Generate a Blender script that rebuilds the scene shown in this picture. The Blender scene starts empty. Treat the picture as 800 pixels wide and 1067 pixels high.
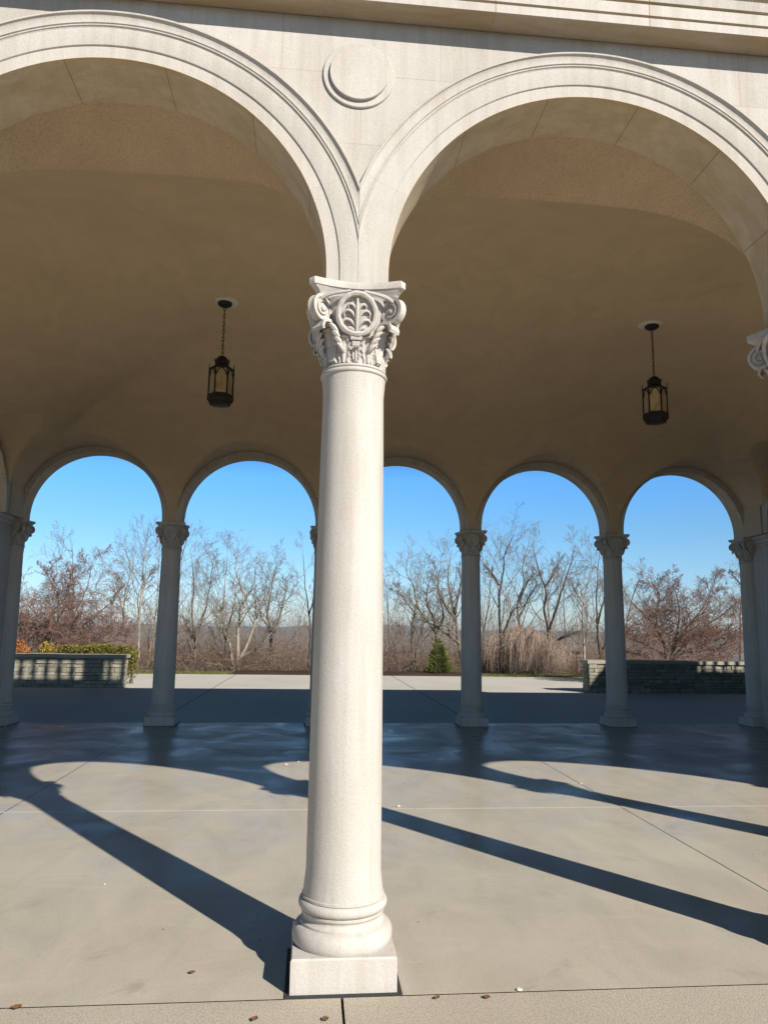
import bpy, bmesh, math, random
from mathutils import Vector, Matrix
PI = math.pi; R_ = math.radians
sc = bpy.context.scene
COL = sc.collection

# ------------------------------------------------------------------ numbers
S = 2.628; X0 = 0.19                     # bay width, column line
YF, YB = 3.85, 13.18                     # front and back arcade axes
ZC, ZS, RA = 3.388, 3.440, 1.151         # capital top, springing, arch radius
HT = 0.17                                # half wall thickness
XL, XR = X0 - 2*S, X0 + 3*S
YM = (YF + YB)/2; XM = (XL + XR)/2
RO = RA + 0.256
DX, DY = -0.90, 1.287                    # shadow displacement per metre of height

# ------------------------------------------------------------------ camera
F, YAW, PITCH, ROLL = 778.5, 0.09399, 0.15743, 0.0139
def cam_axes():
    cy, sy, cp, sp = math.cos(YAW), math.sin(YAW), math.cos(PITCH), math.sin(PITCH)
    f = Vector((sy*cp, cy*cp, sp)); r = Vector((cy, -sy, 0)); u = r.cross(f)
    c, s = math.cos(ROLL), math.sin(ROLL)
    return c*r + s*u, -s*r + c*u, f
CR, CU, CF = cam_axes()
EYE = Vector((0, 0, 1.6))
def at(px, py, Y):                        # survey: a sight line of the photograph met at depth Y
    d = CF + CR*((px - 400)/F) - CU*((py - 533.5)/F)
    return EYE + d*(Y/d.y)
cam = bpy.data.cameras.new('camera'); co = bpy.data.objects.new('camera', cam); COL.objects.link(co)
cam.sensor_width = 36; cam.sensor_fit = 'VERTICAL'; cam.sensor_height = 36; cam.lens = F/1067*36
cam.clip_start = 0.05; cam.clip_end = 9000
co.matrix_world = Matrix((( CR.x, CU.x, -CF.x, EYE.x), (CR.y, CU.y, -CF.y, EYE.y), (CR.z, CU.z, -CF.z, EYE.z), (0, 0, 0, 1)))
sc.camera = co

# ------------------------------------------------------------------ mesh helpers
class MB:
    def __init__(s): s.v = []; s.f = []; s.m = []; s.mi = 0
    def add(s, vs, fs):
        o = len(s.v); s.v.extend([tuple(p) for p in vs])
        for f in fs: s.f.append(tuple(i + o for i in f)); s.m.append(s.mi)
    def box(s, a, b):
        x0, y0, z0 = a; x1, y1, z1 = b
        s.add([(x0,y0,z0),(x1,y0,z0),(x1,y1,z0),(x0,y1,z0),(x0,y0,z1),(x1,y0,z1),(x1,y1,z1),(x0,y1,z1)],
              [(0,3,2,1),(4,5,6,7),(0,1,5,4),(1,2,6,5),(2,3,7,6),(3,0,4,7)])
    def lathe(s, prof, n=48, c=(0,0,0), cap=True):
        vs = []; fs = []
        for r, z in prof:
            for i in range(n):
                a = 2*PI*i/n; vs.append((c[0] + r*math.cos(a), c[1] + r*math.sin(a), c[2] + z))
        for k in range(len(prof) - 1):
            for i in range(n):
                j = (i + 1) % n; fs.append((k*n+i, k*n+j, (k+1)*n+j, (k+1)*n+i))
        if cap:
            fs.append(tuple(range(n - 1, -1, -1))); fs.append(tuple(range((len(prof)-1)*n, len(prof)*n)))
        s.add(vs, fs)
    def tube(s, pts, rad, n=5, cap=True):
        pts = [Vector(p) for p in pts]
        if not hasattr(rad, '__len__'): rad = [rad]*len(pts)
        vs = []; fs = []; up = None
        for k, p in enumerate(pts):
            t = (pts[min(k+1, len(pts)-1)] - pts[max(k-1, 0)])
            if t.length < 1e-9: t = Vector((0, 0, 1))
            t.normalize()
            if up is None: up = t.orthogonal().normalized()
            up = (up - t*up.dot(t));  up = up.normalized() if up.length > 1e-6 else t.orthogonal().normalized()
            w = t.cross(up)
            for i in range(n):
                a = 2*PI*i/n; vs.append(p + (up*math.cos(a) + w*math.sin(a))*rad[k])
        for k in range(len(pts) - 1):
            for i in range(n):
                j = (i + 1) % n; fs.append((k*n+i, k*n+j, (k+1)*n+j, (k+1)*n+i))
        if cap and n > 2:
            fs.append(tuple(range(n-1, -1, -1))); fs.append(tuple(range((len(pts)-1)*n, len(pts)*n)))
        s.add(vs, fs)
    def strip(s, secs, closed=False, cap=True):      # list of equal-length cross sections
        n = len(secs[0]); vs = [p for q in secs for p in q]; fs = []
        for k in range(len(secs) - 1):
            for i in range(n if closed else n - 1):
                j = (i + 1) % n; fs.append((k*n+i, k*n+j, (k+1)*n+j, (k+1)*n+i))
        if closed and cap:
            fs.append(tuple(range(n-1, -1, -1))); fs.append(tuple(range((len(secs)-1)*n, len(secs)*n)))
        s.add(vs, fs)
    def build(s, name, mat, parent=None, loc=(0,0,0), smooth=False, angle=None, fix=True, rotz=0):
        me = bpy.data.meshes.new(name); me.from_pydata(s.v, [], s.f); me.update()
        if fix:
            bm = bmesh.new(); bm.from_mesh(me); bmesh.ops.recalc_face_normals(bm, faces=bm.faces); bm.to_mesh(me); bm.free()
        mats = mat if isinstance(mat, (list, tuple)) else [mat]
        for m in mats: me.materials.append(m)
        if len(mats) > 1: me.polygons.foreach_set('material_index', s.m)
        if smooth or angle:
            me.polygons.foreach_set('use_smooth', [True]*len(me.polygons))
            if angle:
                bm = bmesh.new(); bm.from_mesh(me)
                for e in bm.edges:
                    if len(e.link_faces) == 2 and e.calc_face_angle(0) > R_(angle): e.smooth = False
                bm.to_mesh(me); bm.free()
        o = bpy.data.objects.new(name, me); return place(o, parent, loc, rotz)
def place(o, parent=None, loc=(0,0,0), rotz=0):
    if o.name not in COL.objects: COL.objects.link(o)
    o.location = loc; o.rotation_euler = (0, 0, rotz)
    if parent:
        o.parent = parent
    return o
def tag(o, label=None, cat=None, group=None, kind=None):
    if label: o['label'] = label
    if cat: o['category'] = cat
    if group: o['group'] = group
    if kind: o['kind'] = kind
    return o
def empty(name, loc, label, cat, group=None):
    o = bpy.data.objects.new(name, None); o.empty_display_size = .2; place(o, None, loc); return tag(o, label, cat, group)
def dup(o, parent=None, loc=None, rotz=None):
    c = o.copy(); COL.objects.link(c)
    if parent is not None: c.parent = parent
    if loc is not None: c.location = loc
    if rotz is not None: c.rotation_euler = (0, 0, rotz)
    for ch in list(o.children): dup(ch, c)
    return c

# ------------------------------------------------------------------ materials
class NT:
    def __init__(s, name):
        s.m = bpy.data.materials.new(name); s.m.use_nodes = True; s.t = s.m.node_tree; s.b = s.t.nodes['Principled BSDF']
        s.tc = s.n('ShaderNodeTexCoord'); s.co = s.tc.outputs['Object']
    def n(s, k, **kw):
        d = s.t.nodes.new(k)
        for a, v in kw.items(): setattr(d, a, v)
        return d
    def l(s, a, b): s.t.links.new(a, b)
    def noise(s, scale, detail=4, rough=.55, vec=None, dist=0):
        d = s.n('ShaderNodeTexNoise'); s.l(vec or s.co, d.inputs['Vector'])
        d.inputs['Scale'].default_value = scale; d.inputs['Detail'].default_value = detail
        d.inputs['Roughness'].default_value = rough; d.inputs['Distortion'].default_value = dist
        return d.outputs['Fac']
    def ramp(s, fac, stops):
        d = s.n('ShaderNodeValToRGB'); s.l(fac, d.inputs[0]); e = d.color_ramp.elements
        while len(e) < len(stops): e.new(.5)
        for q, (p, c) in zip(e, stops):
            q.position = p; q.color = (*c, 1) if hasattr(c, '__len__') else (c, c, c, 1)
        return d.outputs[0]
    def mix(s, fac, a, b, mode='MIX'):
        d = s.n('ShaderNodeMix', data_type='RGBA', blend_type=mode)
        for i, x in ((0, fac), (6, a), (7, b)):
            if hasattr(x, 'is_linked'): s.l(x, d.inputs[i])
            elif i == 0: d.inputs[0].default_value = x
            else: d.inputs[i].default_value = (*x, 1)
        return d.outputs[2]
    def math(s, op, a, b=None, c=None):
        d = s.n('ShaderNodeMath', operation=op)
        for i, x in enumerate((a, b, c)):
            if x is None: continue
            if hasattr(x, 'is_linked'): s.l(x, d.inputs[i])
            else: d.inputs[i].default_value = x
        return d.outputs[0]
    def sep(s, vec=None):
        d = s.n('ShaderNodeSeparateXYZ'); s.l(vec or s.co, d.inputs[0]); return d.outputs
    def mapping(s, scale=(1,1,1), rot=(0,0,0), vec=None):
        d = s.n('ShaderNodeMapping'); s.l(vec or s.co, d.inputs[0]); d.inputs['Scale'].default_value = scale; d.inputs['Rotation'].default_value = rot
        return d.outputs[0]
    def bump(s, h, strength=.3, dist=.01, normal=None):
        d = s.n('ShaderNodeBump'); s.l(h, d.inputs['Height']); d.inputs['Strength'].default_value = strength; d.inputs['Distance'].default_value = dist
        if normal: s.l(normal, d.inputs['Normal'])
        return d.outputs[0]
    def done(s, color, rough=.8, normal=None, spec=.3):
        for k, x in (('Base Color', color), ('Roughness', rough)):
            if hasattr(x, 'is_linked'): s.l(x, s.b.inputs[k])
            else: s.b.inputs[k].default_value = (*x, 1) if hasattr(x, '__len__') else x
        s.b.inputs['Specular IOR Level'].default_value = spec
        if normal: s.l(normal, s.b.inputs['Normal'])
        return s.m
def stone_core(t, base, dark, pores=True):
    big = t.noise(1.7, 5, .6); c = t.ramp(big, [(.3, dark), (.62, base)])
    run = t.noise(2.2, 6, .6, vec=t.mapping((7, 7, .45)), dist=.4); c = t.mix(1, c, t.ramp(run, [(.36, (.90,.885,.86)), (.56, (1, 1, 1))]), 'MULTIPLY')
    spot = t.noise(7, 8, .75, dist=.6); c = t.mix(t.ramp(spot, [(.62, 0.), (.74, .32)]), c, (.42,.385,.335))
    fine = t.noise(160, 3, .7); c = t.mix(1, c, t.ramp(fine, [(.30, .80), (.52, 1.0)]), 'MULTIPLY')
    nb = t.noise(95, 4, .65); nrm = t.bump(nb, .35, .006)
    return c, nrm
def limestone(name='limestone', base=(.62,.58,.54), dark=(.56,.52,.475)):
    t = NT(name); c, nrm = stone_core(t, base, dark); return t.done(c, .85, nrm, .2)
def line_mask(t, d, w):                   # 1 on the joint (|d|<w)
    return t.math('LESS_THAN', t.math('ABSOLUTE', d), w)
def ashlar(name):
    t = NT(name); c, nrm = stone_core(t, (.63,.59,.55), (.57,.53,.485))
    x = t.sep(); v = t.n('ShaderNodeCombineXYZ'); t.l(x[0], v.inputs[0]); t.l(x[2], v.inputs[1])
    br = t.n('ShaderNodeTexBrick'); t.l(v.outputs[0], br.inputs['Vector'])
    br.inputs['Scale'].default_value = 1; br.inputs['Brick Width'].default_value = S/3; br.inputs['Row Height'].default_value = .42
    br.inputs['Mortar Size'].default_value = .0022; br.inputs['Mortar Smooth'].default_value = .2; br.offset = .5
    br.inputs['Color1'].default_value = (1,1,1,1); br.inputs['Color2'].default_value = (.89,.885,.87,1); br.inputs['Mortar'].default_value = (.78,.72,.64,1)
    c = t.mix(1, c, br.outputs['Color'], 'MULTIPLY'); return t.done(c, .86, nrm, .2)
def voussoir(name):                       # radial joints about the arch centre (object origin on the springing line)
    t = NT(name); c, nrm = stone_core(t, (.62,.58,.54), (.55,.51,.46)); x = t.sep()
    ang = t.math('ARCTAN2', x[2], x[0]); q = t.math('DIVIDE', t.math('ADD', ang, R_(26.4*8 - 90 + 13.2)), R_(26.4))
    fr = t.math('SUBTRACT', t.math('FRACT', q), .5)
    jm = t.math('LESS_THAN', t.math('ABSOLUTE', t.math('SUBTRACT', t.math('ABSOLUTE', fr), .5)), .0048)
    cell = t.n('ShaderNodeTexWhiteNoise', noise_dimensions='1D'); t.l(t.math('FLOOR', q), cell.inputs['W'])
    c = t.mix(1, c, t.ramp(cell.outputs['Value'], [(0, .93), (1, 1.0)]), 'MULTIPLY')
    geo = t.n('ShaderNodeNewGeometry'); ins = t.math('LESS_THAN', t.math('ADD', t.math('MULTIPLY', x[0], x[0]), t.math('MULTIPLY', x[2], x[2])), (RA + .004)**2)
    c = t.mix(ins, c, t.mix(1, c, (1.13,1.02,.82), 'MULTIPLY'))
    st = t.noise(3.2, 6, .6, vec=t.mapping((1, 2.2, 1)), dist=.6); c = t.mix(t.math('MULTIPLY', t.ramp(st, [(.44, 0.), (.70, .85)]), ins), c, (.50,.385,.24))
    c = t.mix(jm, c, t.mix(t.math('GREATER_THAN', x[1], -HT + .004), (.53,.48,.42), (.30,.24,.18))); return t.done(c, .86, nrm, .2)
def cornice_mat():
    t = NT('cornice_stone'); c, nrm = stone_core(t, (.63,.59,.55), (.57,.53,.48)); x = t.sep()
    q = t.math('DIVIDE', t.math('ADD', x[0], 100.02), .876)
    jm = t.math('LESS_THAN', t.math('ABSOLUTE', t.math('SUBTRACT', t.math('FRACT', q), .5)), .004)
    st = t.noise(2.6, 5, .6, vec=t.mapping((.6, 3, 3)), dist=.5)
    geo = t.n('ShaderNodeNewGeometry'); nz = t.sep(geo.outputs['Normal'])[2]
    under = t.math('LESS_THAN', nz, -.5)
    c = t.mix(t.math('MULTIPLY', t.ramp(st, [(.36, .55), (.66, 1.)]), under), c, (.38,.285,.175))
    c = t.mix(jm, c, (.40,.31,.22)); return t.done(c, .86, nrm, .2)
def plaster(name, bumps, sc_, k=1.):
    t = NT(name); big = t.noise(.7, 5, .6); c = t.ramp(big, [(.3, tuple(k*v for v in (.585,.445,.29))), (.7, tuple(k*v for v in (.635,.49,.325)))])
    w = t.noise(2.2, 6, .65, vec=t.mapping((1, .5, 2)), dist=1.2); c = t.mix(1, c, t.ramp(w, [(.36, .90), (.6, 1.)]), 'MULTIPLY')
    n1 = t.bump(t.noise(.9, 2), .25, .05)
    if k > 1: c = t.mix(1, c, t.ramp(t.noise(60, 3, .75), [(.36, .80), (.56, 1.)]), 'MULTIPLY')
    nrm = t.bump(t.noise(sc_, 4, .7), bumps, .008, n1); return t.done(c, .75, nrm, .25)
def concrete_floor():
    t = NT('sealed_concrete'); x = t.sep()
    a = t.noise(.55, 6, .62, dist=.4); b = t.noise(2.6, 6, .65, vec=t.mapping((1, .45, 1)), dist=.8); f = t.noise(70, 3, .7)
    c = t.ramp(a, [(.28, (.52,.46,.365)), (.5, (.56,.50,.40)), (.72, (.58,.525,.425))])
    c = t.mix(1, c, t.ramp(b, [(.3, .86), (.55, 1.), (.75, 1.06)]), 'MULTIPLY')
    c = t.mix(1, c, t.ramp(f, [(.3, .88), (.6, 1.03)]), 'MULTIPLY')
    # sawn joints along the column lines, filled joint across
    for d0 in (2.93, -2.60):
        wob = t.math('MULTIPLY', t.math('SUBTRACT', t.noise(9, 2), .5), .006)
        c = t.mix(line_mask(t, t.math('ADD', t.math('SUBTRACT', x[0], d0), wob), .0055), c, (.045,.042,.04))
    c = t.mix(line_mask(t, t.math('SUBTRACT', x[1], 7.09), .013), c, (.74,.69,.59))
    c = t.mix(line_mask(t, t.math('SUBTRACT', x[1], 10.5), .008), c, (.06,.056,.05))
    g1 = t.noise(240, 2, .8); c = t.mix(1, c, t.ramp(g1, [(.35, .90), (.6, 1.03)]), 'MULTIPLY')
    sc1 = t.noise(1.1, 8, .72, vec=t.mapping((1, 3.2, 1), (0, 0, .5)), dist=1.5); c = t.mix(t.ramp(sc1, [(.54, 0.), (.72, .6)]), c, (.60,.55,.46))
    st1 = t.noise(.9, 9, .75, dist=2.2); c = t.mix(t.ramp(st1, [(.57, 0.), (.70, .50)]), c, (.31,.265,.205))
    sp = t.n('ShaderNodeTexVoronoi'); t.l(t.co, sp.inputs['Vector']); sp.inputs['Scale'].default_value = 2.1
    c = t.mix(t.math('LESS_THAN', sp.outputs['Distance'], .016), c, (.12,.105,.085))
    rg = t.ramp(t.noise(1.3, 6, .6, dist=.7), [(.3, .22), (.5, .36), (.7, .50)])
    nrm = t.bump(t.noise(5, 5, .6), .05, .01, t.bump(f, .06, .003)); return t.done(c, rg, nrm, .36)
def rough_concrete(name, c0, c1, scale=120, rough=.9):
    t = NT(name); a = t.noise(.6, 6, .6, dist=.3); f = t.noise(scale, 3, .75)
    c = t.ramp(a, [(.3, c0), (.7, c1)]); c = t.mix(1, c, t.ramp(f, [(.32, .60), (.60, 1.12)]), 'MULTIPLY')
    return t.done(c, rough, t.bump(f, .5, .006), .2)
def terrace_mat():
    t = NT('terrace_concrete'); x = t.sep(); a = t.noise(.35, 6, .62, dist=.5); f = t.noise(60, 3, .7)
    c = t.ramp(a, [(.3, (.56,.53,.475)), (.7, (.66,.63,.57))]); c = t.mix(1, c, t.ramp(f, [(.3, .88), (.6, 1.04)]), 'MULTIPLY')
    for d0, col in ((2.93, (.10,.09,.085)), (-5.13, (.55,.52,.47)), (-2.60, (.12,.11,.10))):
        c = t.mix(line_mask(t, t.math('SUBTRACT', x[0], d0), .014), c, col)
    return t.done(c, .62, t.bump(f, .15, .004), .4)
def bark(name, c0, c1, scale=9):
    t = NT(name); g = t.n('ShaderNodeNewGeometry').outputs['Position']
    a = t.noise(scale, 5, .65, vec=t.mapping((1, 1, .3), vec=g)); return t.done(t.ramp(a, [(.35, c0), (.65, c1)]), .9, None, .1)
def leafy(name, c0, c1, scale=3., trans=True):
    t = NT(name); g = t.n('ShaderNodeNewGeometry'); a = t.noise(scale, 4, .6, vec=g.outputs['Position'])
    rnd = g.outputs['Random Per Island']; fac = t.math('ADD', t.math('MULTIPLY', a, .6), t.math('MULTIPLY', rnd, .4))
    return t.done(t.ramp(fac, [(.3, c0), (.7, c1)]), .7, None, .2)
def plain(name, c, rough=.6, spec=.3, metal=0):
    t = NT(name); a = t.noise(40, 4, .6); col = t.mix(1, c, t.ramp(a, [(.3, .85), (.7, 1.)]), 'MULTIPLY'); m = t.done(col, rough, None, spec)
    t.b.inputs['Metallic'].default_value = metal; return m

M = {}
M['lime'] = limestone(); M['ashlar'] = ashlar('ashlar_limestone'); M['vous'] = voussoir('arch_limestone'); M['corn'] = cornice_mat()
M['plaster'] = plaster('smooth_plaster', .14, 60); M['rough'] = plaster('rough_plaster', 1., 55, 1.14)
M['floor'] = concrete_floor(); M['terrace'] = terrace_mat()
M['walk'] = rough_concrete('exposed_aggregate', (.46,.405,.325), (.57,.51,.42), 130)
M['joint'] = plain('joint_sealant', (.05,.05,.052), .8)
M['iron'] = plain('black_iron', (.012,.011,.010), .5, .4)
M['white_plate'] = plain('white_paint', (.72,.68,.60), .5)

def glass_mat():
    t = NT('amber_glass'); a = t.noise(9, 5, .6, vec=t.mapping((1, 1, .35)), dist=1.)
    c = t.ramp(a, [(.3, (.66,.40,.16)), (.5, (.86,.70,.42)), (.7, (.90,.82,.60))]); m = t.done(c, .35, None, .4)
    tr = t.n('ShaderNodeBsdfTranslucent'); t.l(c, tr.inputs[0]); mx = t.n('ShaderNodeMixShader'); mx.inputs[0].default_value = .4
    t.l(t.b.outputs[0], mx.inputs[1]); t.l(tr.outputs[0], mx.inputs[2]); t.l(mx.outputs[0], t.t.nodes['Material Output'].inputs[0]); return m
M['glass'] = glass_mat()

# ------------------------------------------------------------------ the pavilion
P0 = Vector((XM, YM, 0))
pav = empty('pavilion', P0, 'pale limestone pavilion with round arches on columns and a tan plaster vault', 'pavilion')
def pl(x, y, z): return Vector((x, y, z)) - P0

# ---- column: shaft > capital, base
def shaft_mb():
    m = MB(); prof = []
    for i in range(25):
        u = i/24; z = .355 + u*(2.925 - .355); r = .1815 - .0215*(u**1.6)
        prof.append((r + (.012*(1 - min(u/.03, 1))**2) + (.010*max(0, (u - .985)/.015)**2), z))
    m.lathe(prof, 64); return m
def base_mb():
    m = MB(); h = .2385
    b = .006                                    # plinth, edges softened
    def ring(hw, z): return [(-hw,-hw,z),(hw,-hw,z),(hw,hw,z),(-hw,hw,z)]
    m.strip([ring(h, -.01), ring(h, .142), ring(h - b, .150)], closed=True)
    prof = [(.231, .149), (.2365, .158), (.2392, .172), (.2390, .188), (.2345, .206), (.226, .220), (.215, .229), (.203, .233)]
    prof += [(.203, .236), (.203, .243)]
    for i in range(1, 9):
        a = PI*i/9; prof.append((.203 - .016*math.sin(a), .243 + .040*i/9))
    prof += [(.199, .286), (.199, .292)]
    for i in range(11):
        a = -PI/2 + PI*i/10; prof.append((.190 + .023*math.cos(a), .318 + .025*math.sin(a)))
    prof += [(.197, .345), (.197, .356), (.186, .362)]
    m.lathe(prof, 64); return m
def capital_mb():
    rnd = random.Random(5); m = MB()
    # astragal
    prof = [(.160, 2.915)]
    for i in range(9):
        a = -PI/2 + PI*i/8; prof.append((.166 + .0125*math.cos(a), 2.930 + .0135*math.sin(a)))
    prof += [(.168, 2.945)]
    for i in range(9):
        a = -PI/2 + PI*i/8; prof.append((.163 + .009*math.cos(a), 2.954 + .009*math.sin(a)))
    prof += [(.155, 2.965)]; m.lathe(prof, 64)
    # bell: round below, squarish above
    def bell_r(a, z):
        u = max(0, min(1, (z - 2.96)/.345)); r = .156 + .010*u + .052*u**2.2
        return r*(1 + .06*u*(1 - math.cos(4*a))/2*1.2)
    n = 96; secs = []
    for k in range(15):
        z = 2.96 + .345*k/14
        secs.append([(bell_r(2*PI*i/n, z)*math.cos(2*PI*i/n), bell_r(2*PI*i/n, z)*math.sin(2*PI*i/n), z) for i in range(n)])
    m.strip(secs, closed=True)
    # abacus, concave sides, clipped horns
    def aba(sc_, z):
        pts = []; H = .249
        for q in range(4):
            rot = Matrix.Rotation(q*PI/2, 2)
            for i in range(13):
                t_ = -1 + 2*i/12; x = t_*.222; y = -(.199 + (.049)*abs(t_)**1.9)
                p = rot @ Vector((x*sc_, y*sc_)); pts.append((p.x, p.y, z))
        return pts
    m.strip([aba(.80, 3.296), aba(.83, 3.301), aba(.85, 3.314), aba(.90, 3.332), aba(.955, 3.344), aba(.965, 3.349), aba(.997, 3.351), aba(1.0, 3.354), aba(1.0, 3.383), aba(.992, 3.388)], closed=True)
    # corner volutes on the diagonals
    def ribbon(path, wid, thick, ang):
        c, s_ = math.cos(ang), math.sin(ang); secs = []
        for k, (r, z) in enumerate(path):
            a = path[max(0, k-1)]; b = path[min(len(path)-1, k+1)]; tx, tz = b[0]-a[0], b[1]-a[1]; L = math.hypot(tx, tz) or 1
            nx, nz = -tz/L, tx/L; w = wid[k]/2; h = thick[k]/2; sec = []
            for (du, dv) in ((-1,-1), (-.7,-.72), (.7,-.72), (1,-1), (1,1), (-1,1)):
                rr = r + nx*h*dv*-1; zz = z + nz*h*dv*-1; u = w*du
                sec.append((rr*c - u*s_, rr*s_ + u*c, zz))
            secs.append(sec)
        m.strip(secs, closed=True)
    for q in range(4):
        ang = PI/4 + q*PI/2; path = []; wid = []; th = []
        cr, cz = .262, 3.236
        for i in range(9):                       # rising stem
            u = i/8; path.append((.180 + .080*u**1.5, 3.10 + .2*(1 - (1-u)**2.0))); wid.append(.034 + .010*u); th.append(.014 + .004*u)
        turns = 2.1; N = 44
        for i in range(1, N):
            u = i/(N-1); a = PI/2 - u*turns*2*PI; rad = .064*(1 - u)**.9 + .008
            path.append((cr + rad*math.cos(a), cz + rad*math.sin(a))); wid.append(.044*(1 - .1*u)); th.append(.018*(1 - .55*u) )
        ribbon(path, wid, th, ang)
        c, s_ = math.cos(ang), math.sin(ang)     # solid core set back between the spiral ribs
        secs = []
        for w in (-.013, .013):
            secs.append([((cr + .060*math.cos(a))*c - w*s_, (cr + .060*math.cos(a))*s_ + w*c, cz + .060*math.sin(a)) for a in [2*PI*i/20 for i in range(20)]])
        m.strip(secs, closed=True)
        for w in (-.021, .021):                  # eyes
            ev = [((cr)*c - w*s_ , (cr)*s_ + w*c, cz)]
            secs = []
            for ww, rr in ((w*.6, .013), (w*1.02, .013), (w*1.15, .007)):
                secs.append([((cr + rr*math.cos(a))*c - ww*s_, (cr + rr*math.cos(a))*s_ + ww*c, cz + rr*math.sin(a)) for a in [2*PI*i/10 for i in range(10)]])
            m.strip(secs, closed=True)
        # web between volute and bell + leaf curling under the volute
        lp = [(.165 + .0*i, 2.98 + .02*i) for i in range(5)]; lp += [(.170 + .095*(j/8)**1.6, 3.06 + .115*math.sin(j/8*PI*.62)) for j in range(9)]
        lp += [(.271, 3.150), (.276, 3.135), (.270, 3.122)]
        k = len(lp); ribbon(lp, [.035 + .05*math.sin(min(1, i/(k-4))*PI*.75) for i in range(k)], [.022 - .008*i/k for i in range(k)], ang)
    # acanthus leaves round the foot of the bell: axis leaves and half leaves
    def leaf(ang, w, h, z0, curl, out):
        nu, nv = 11, 12; vs = []; fs = []
        for j in range(nv + 1):
            v = j/nv
            ww = w*(.55 + .45*math.sin(min(1, v*1.25)*PI*.72))*(1 if v < .8 else (1 - ((v-.8)/.2)**2*.75))
            lob = 1 - .30*abs(math.sin(v*PI*4.5))
            zz = z0 + h*(v if v < .86 else .86 + (v-.86)*.1 - (v-.86)**2*2.)
            bulge = out*(.25 + .75*v) + curl*max(0, (v - .6)/.4)**2
            for i in range(nu + 1):
                u = -1 + 2*i/nu; rib = .0075*math.cos(u*PI*3.0 + v*1.2*(1 if u > 0 else -1))*(1 - v*.3) + .007*(1 - abs(u)) + .003*math.sin(v*PI*9)*abs(u)
                da = u*ww*lob/.17; r = bell_r(ang + da, zz) + bulge + rib - .006*u*u
                vs.append((r*math.cos(ang + da), r*math.sin(ang + da), zz))
        for j in range(nv):
            for i in range(nu):
                a = j*(nu+1)+i; fs.append((a, a+1, a+nu+2, a+nu+1))
        m.add(vs, fs)
    for q in range(8):
        a = q*PI/4 + PI/8; leaf(a, .066, .150, 2.966, .030, .008)
    for q in range(4):
        a = q*PI/2 + PI/4; leaf(a, .060, .20, 2.97, .03, .014); leaf(a - PI/4, .034, .085, 2.966, .02, .010)
    # wreath with palmette on each face
    for q in range(4):
        rot = Matrix.Rotation(q*PI/2, 3, 'Z'); tilt = .30
        def fp(x, zz, off): return rot @ Vector((x, -(.1905 + off + (zz - 3.20)*tilt + .012 - .9*x*x), zz))
        ring = []; N = 40
        ccz = 3.205; secs = []
        for i in range(N + 1):
            a = 2*PI*i/N; cx, cz_ = math.cos(a), math.sin(a); sec = []
            for k in range(8):
                b = 2*PI*k/8; rr = .0145*(1 + .13*math.sin(a*26))
                sec.append(fp((.097 + rr*math.cos(b))*cx, ccz + (.098 + rr*math.cos(b))*cz_, .016 + rr*.95*math.sin(b)))
            secs.append(sec)
        m.strip(secs, closed=True, cap=False)
        m.strip([[fp(.094*math.cos(2*PI*i/28), ccz + .095*math.sin(2*PI*i/28), o_) for i in range(28)] for o_ in (-.03, .004)], closed=True)
        m.tube([fp(0, 3.112 + .17*i/8, .012 + .006*math.sin(i/8*PI)) for i in range(9)], [.006 + .004*math.sin(i/8*PI) for i in range(9)], 8)
        for sgn in (-1, 1):
            for k, (z1, ln, a0, a1) in enumerate(((3.120, .075, 40, -150), (3.140, .115, 55, -165), (3.175, .120, 65, -170), (3.215, .085, 72, -160))):
                pts = []; rad = []; x_, z_ = .004, z1; nn = 14
                for i in range(nn):
                    u = i/(nn - 1); ph = R_(a0 + (a1 - a0)*u**2.4)
                    pts.append(fp(sgn*x_, z_, .007 + .006*math.sin(u*PI))); rad.append(.0038 + .0042*math.sin(PI*min(1, u*.9 + .1)))
                    x_ += math.cos(ph)*ln/nn; z_ += math.sin(ph)*ln/nn
                m.tube(pts, rad, 7)
        # stem and little stand under the wreath
        for (zz, hw, hh, off) in ((3.088, .030, .008, .022), (3.064, .020, .012, .016), (3.038, .032, .008, .022), (3.012, .024, .014, .016)):
            a_ = [fp(-hw, zz - hh, off), fp(hw, zz - hh, off), fp(hw, zz + hh, off), fp(-hw, zz + hh, off)]
            b_ = [fp(-hw, zz - hh, off - .03), fp(hw, zz - hh, off - .03), fp(hw, zz + hh, off - .03), fp(-hw, zz + hh, off - .03)]
            m.strip([b_, a_], closed=True)
        for sgn in (-1, 1):                      # scroll stems from the wreath up to the volutes
            pts = [fp(sgn*(.035 + .16*u), 3.318 - .022*u - .05*max(0, u-.7), .010) for u in [i/8 for i in range(9)]]
            m.tube(pts, [.006 + .006*i/8 for i in range(9)], 6)
            for k in range(4):                   # small frond tips beside the wreath
                pts = [fp(sgn*(.060 + .05*u + .012*k), 3.02 + .030*k + .060*u - .03*max(0, u - .6), .010 + .016*math.sin(u*PI)) for u in [i/6 for i in range(7)]]
                m.tube(pts, [.006 + .008*math.sin(PI*min(1, i/6 + .1)) for i in range(7)], 6)
    return m
col = shaft_mb().build('column', M['lime'], pav, pl(X0, YF, 0), angle=50)
cap_ = capital_mb().build('capital', M['lime'], col, angle=30)
bas_ = base_mb().build('base', M['lime'], col, angle=35)
jm = MB()
for (a, b, c, d) in ((-.262,-.262,.262,-.2385), (-.262,.2385,.262,.262), (-.262,-.2385,-.2385,.2385), (.2385,-.2385,.262,.2385)): jm.box((a, b, -.01), (c, d, .004))
jm.build('sealant_joint', M['joint'], col)
tag(col, 'sunlit column in the middle of the front arcade, dark joint round its plinth')
def add_col(x, y, rz=0): return dup(col, pav, pl(x, y, 0), rz)
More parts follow.
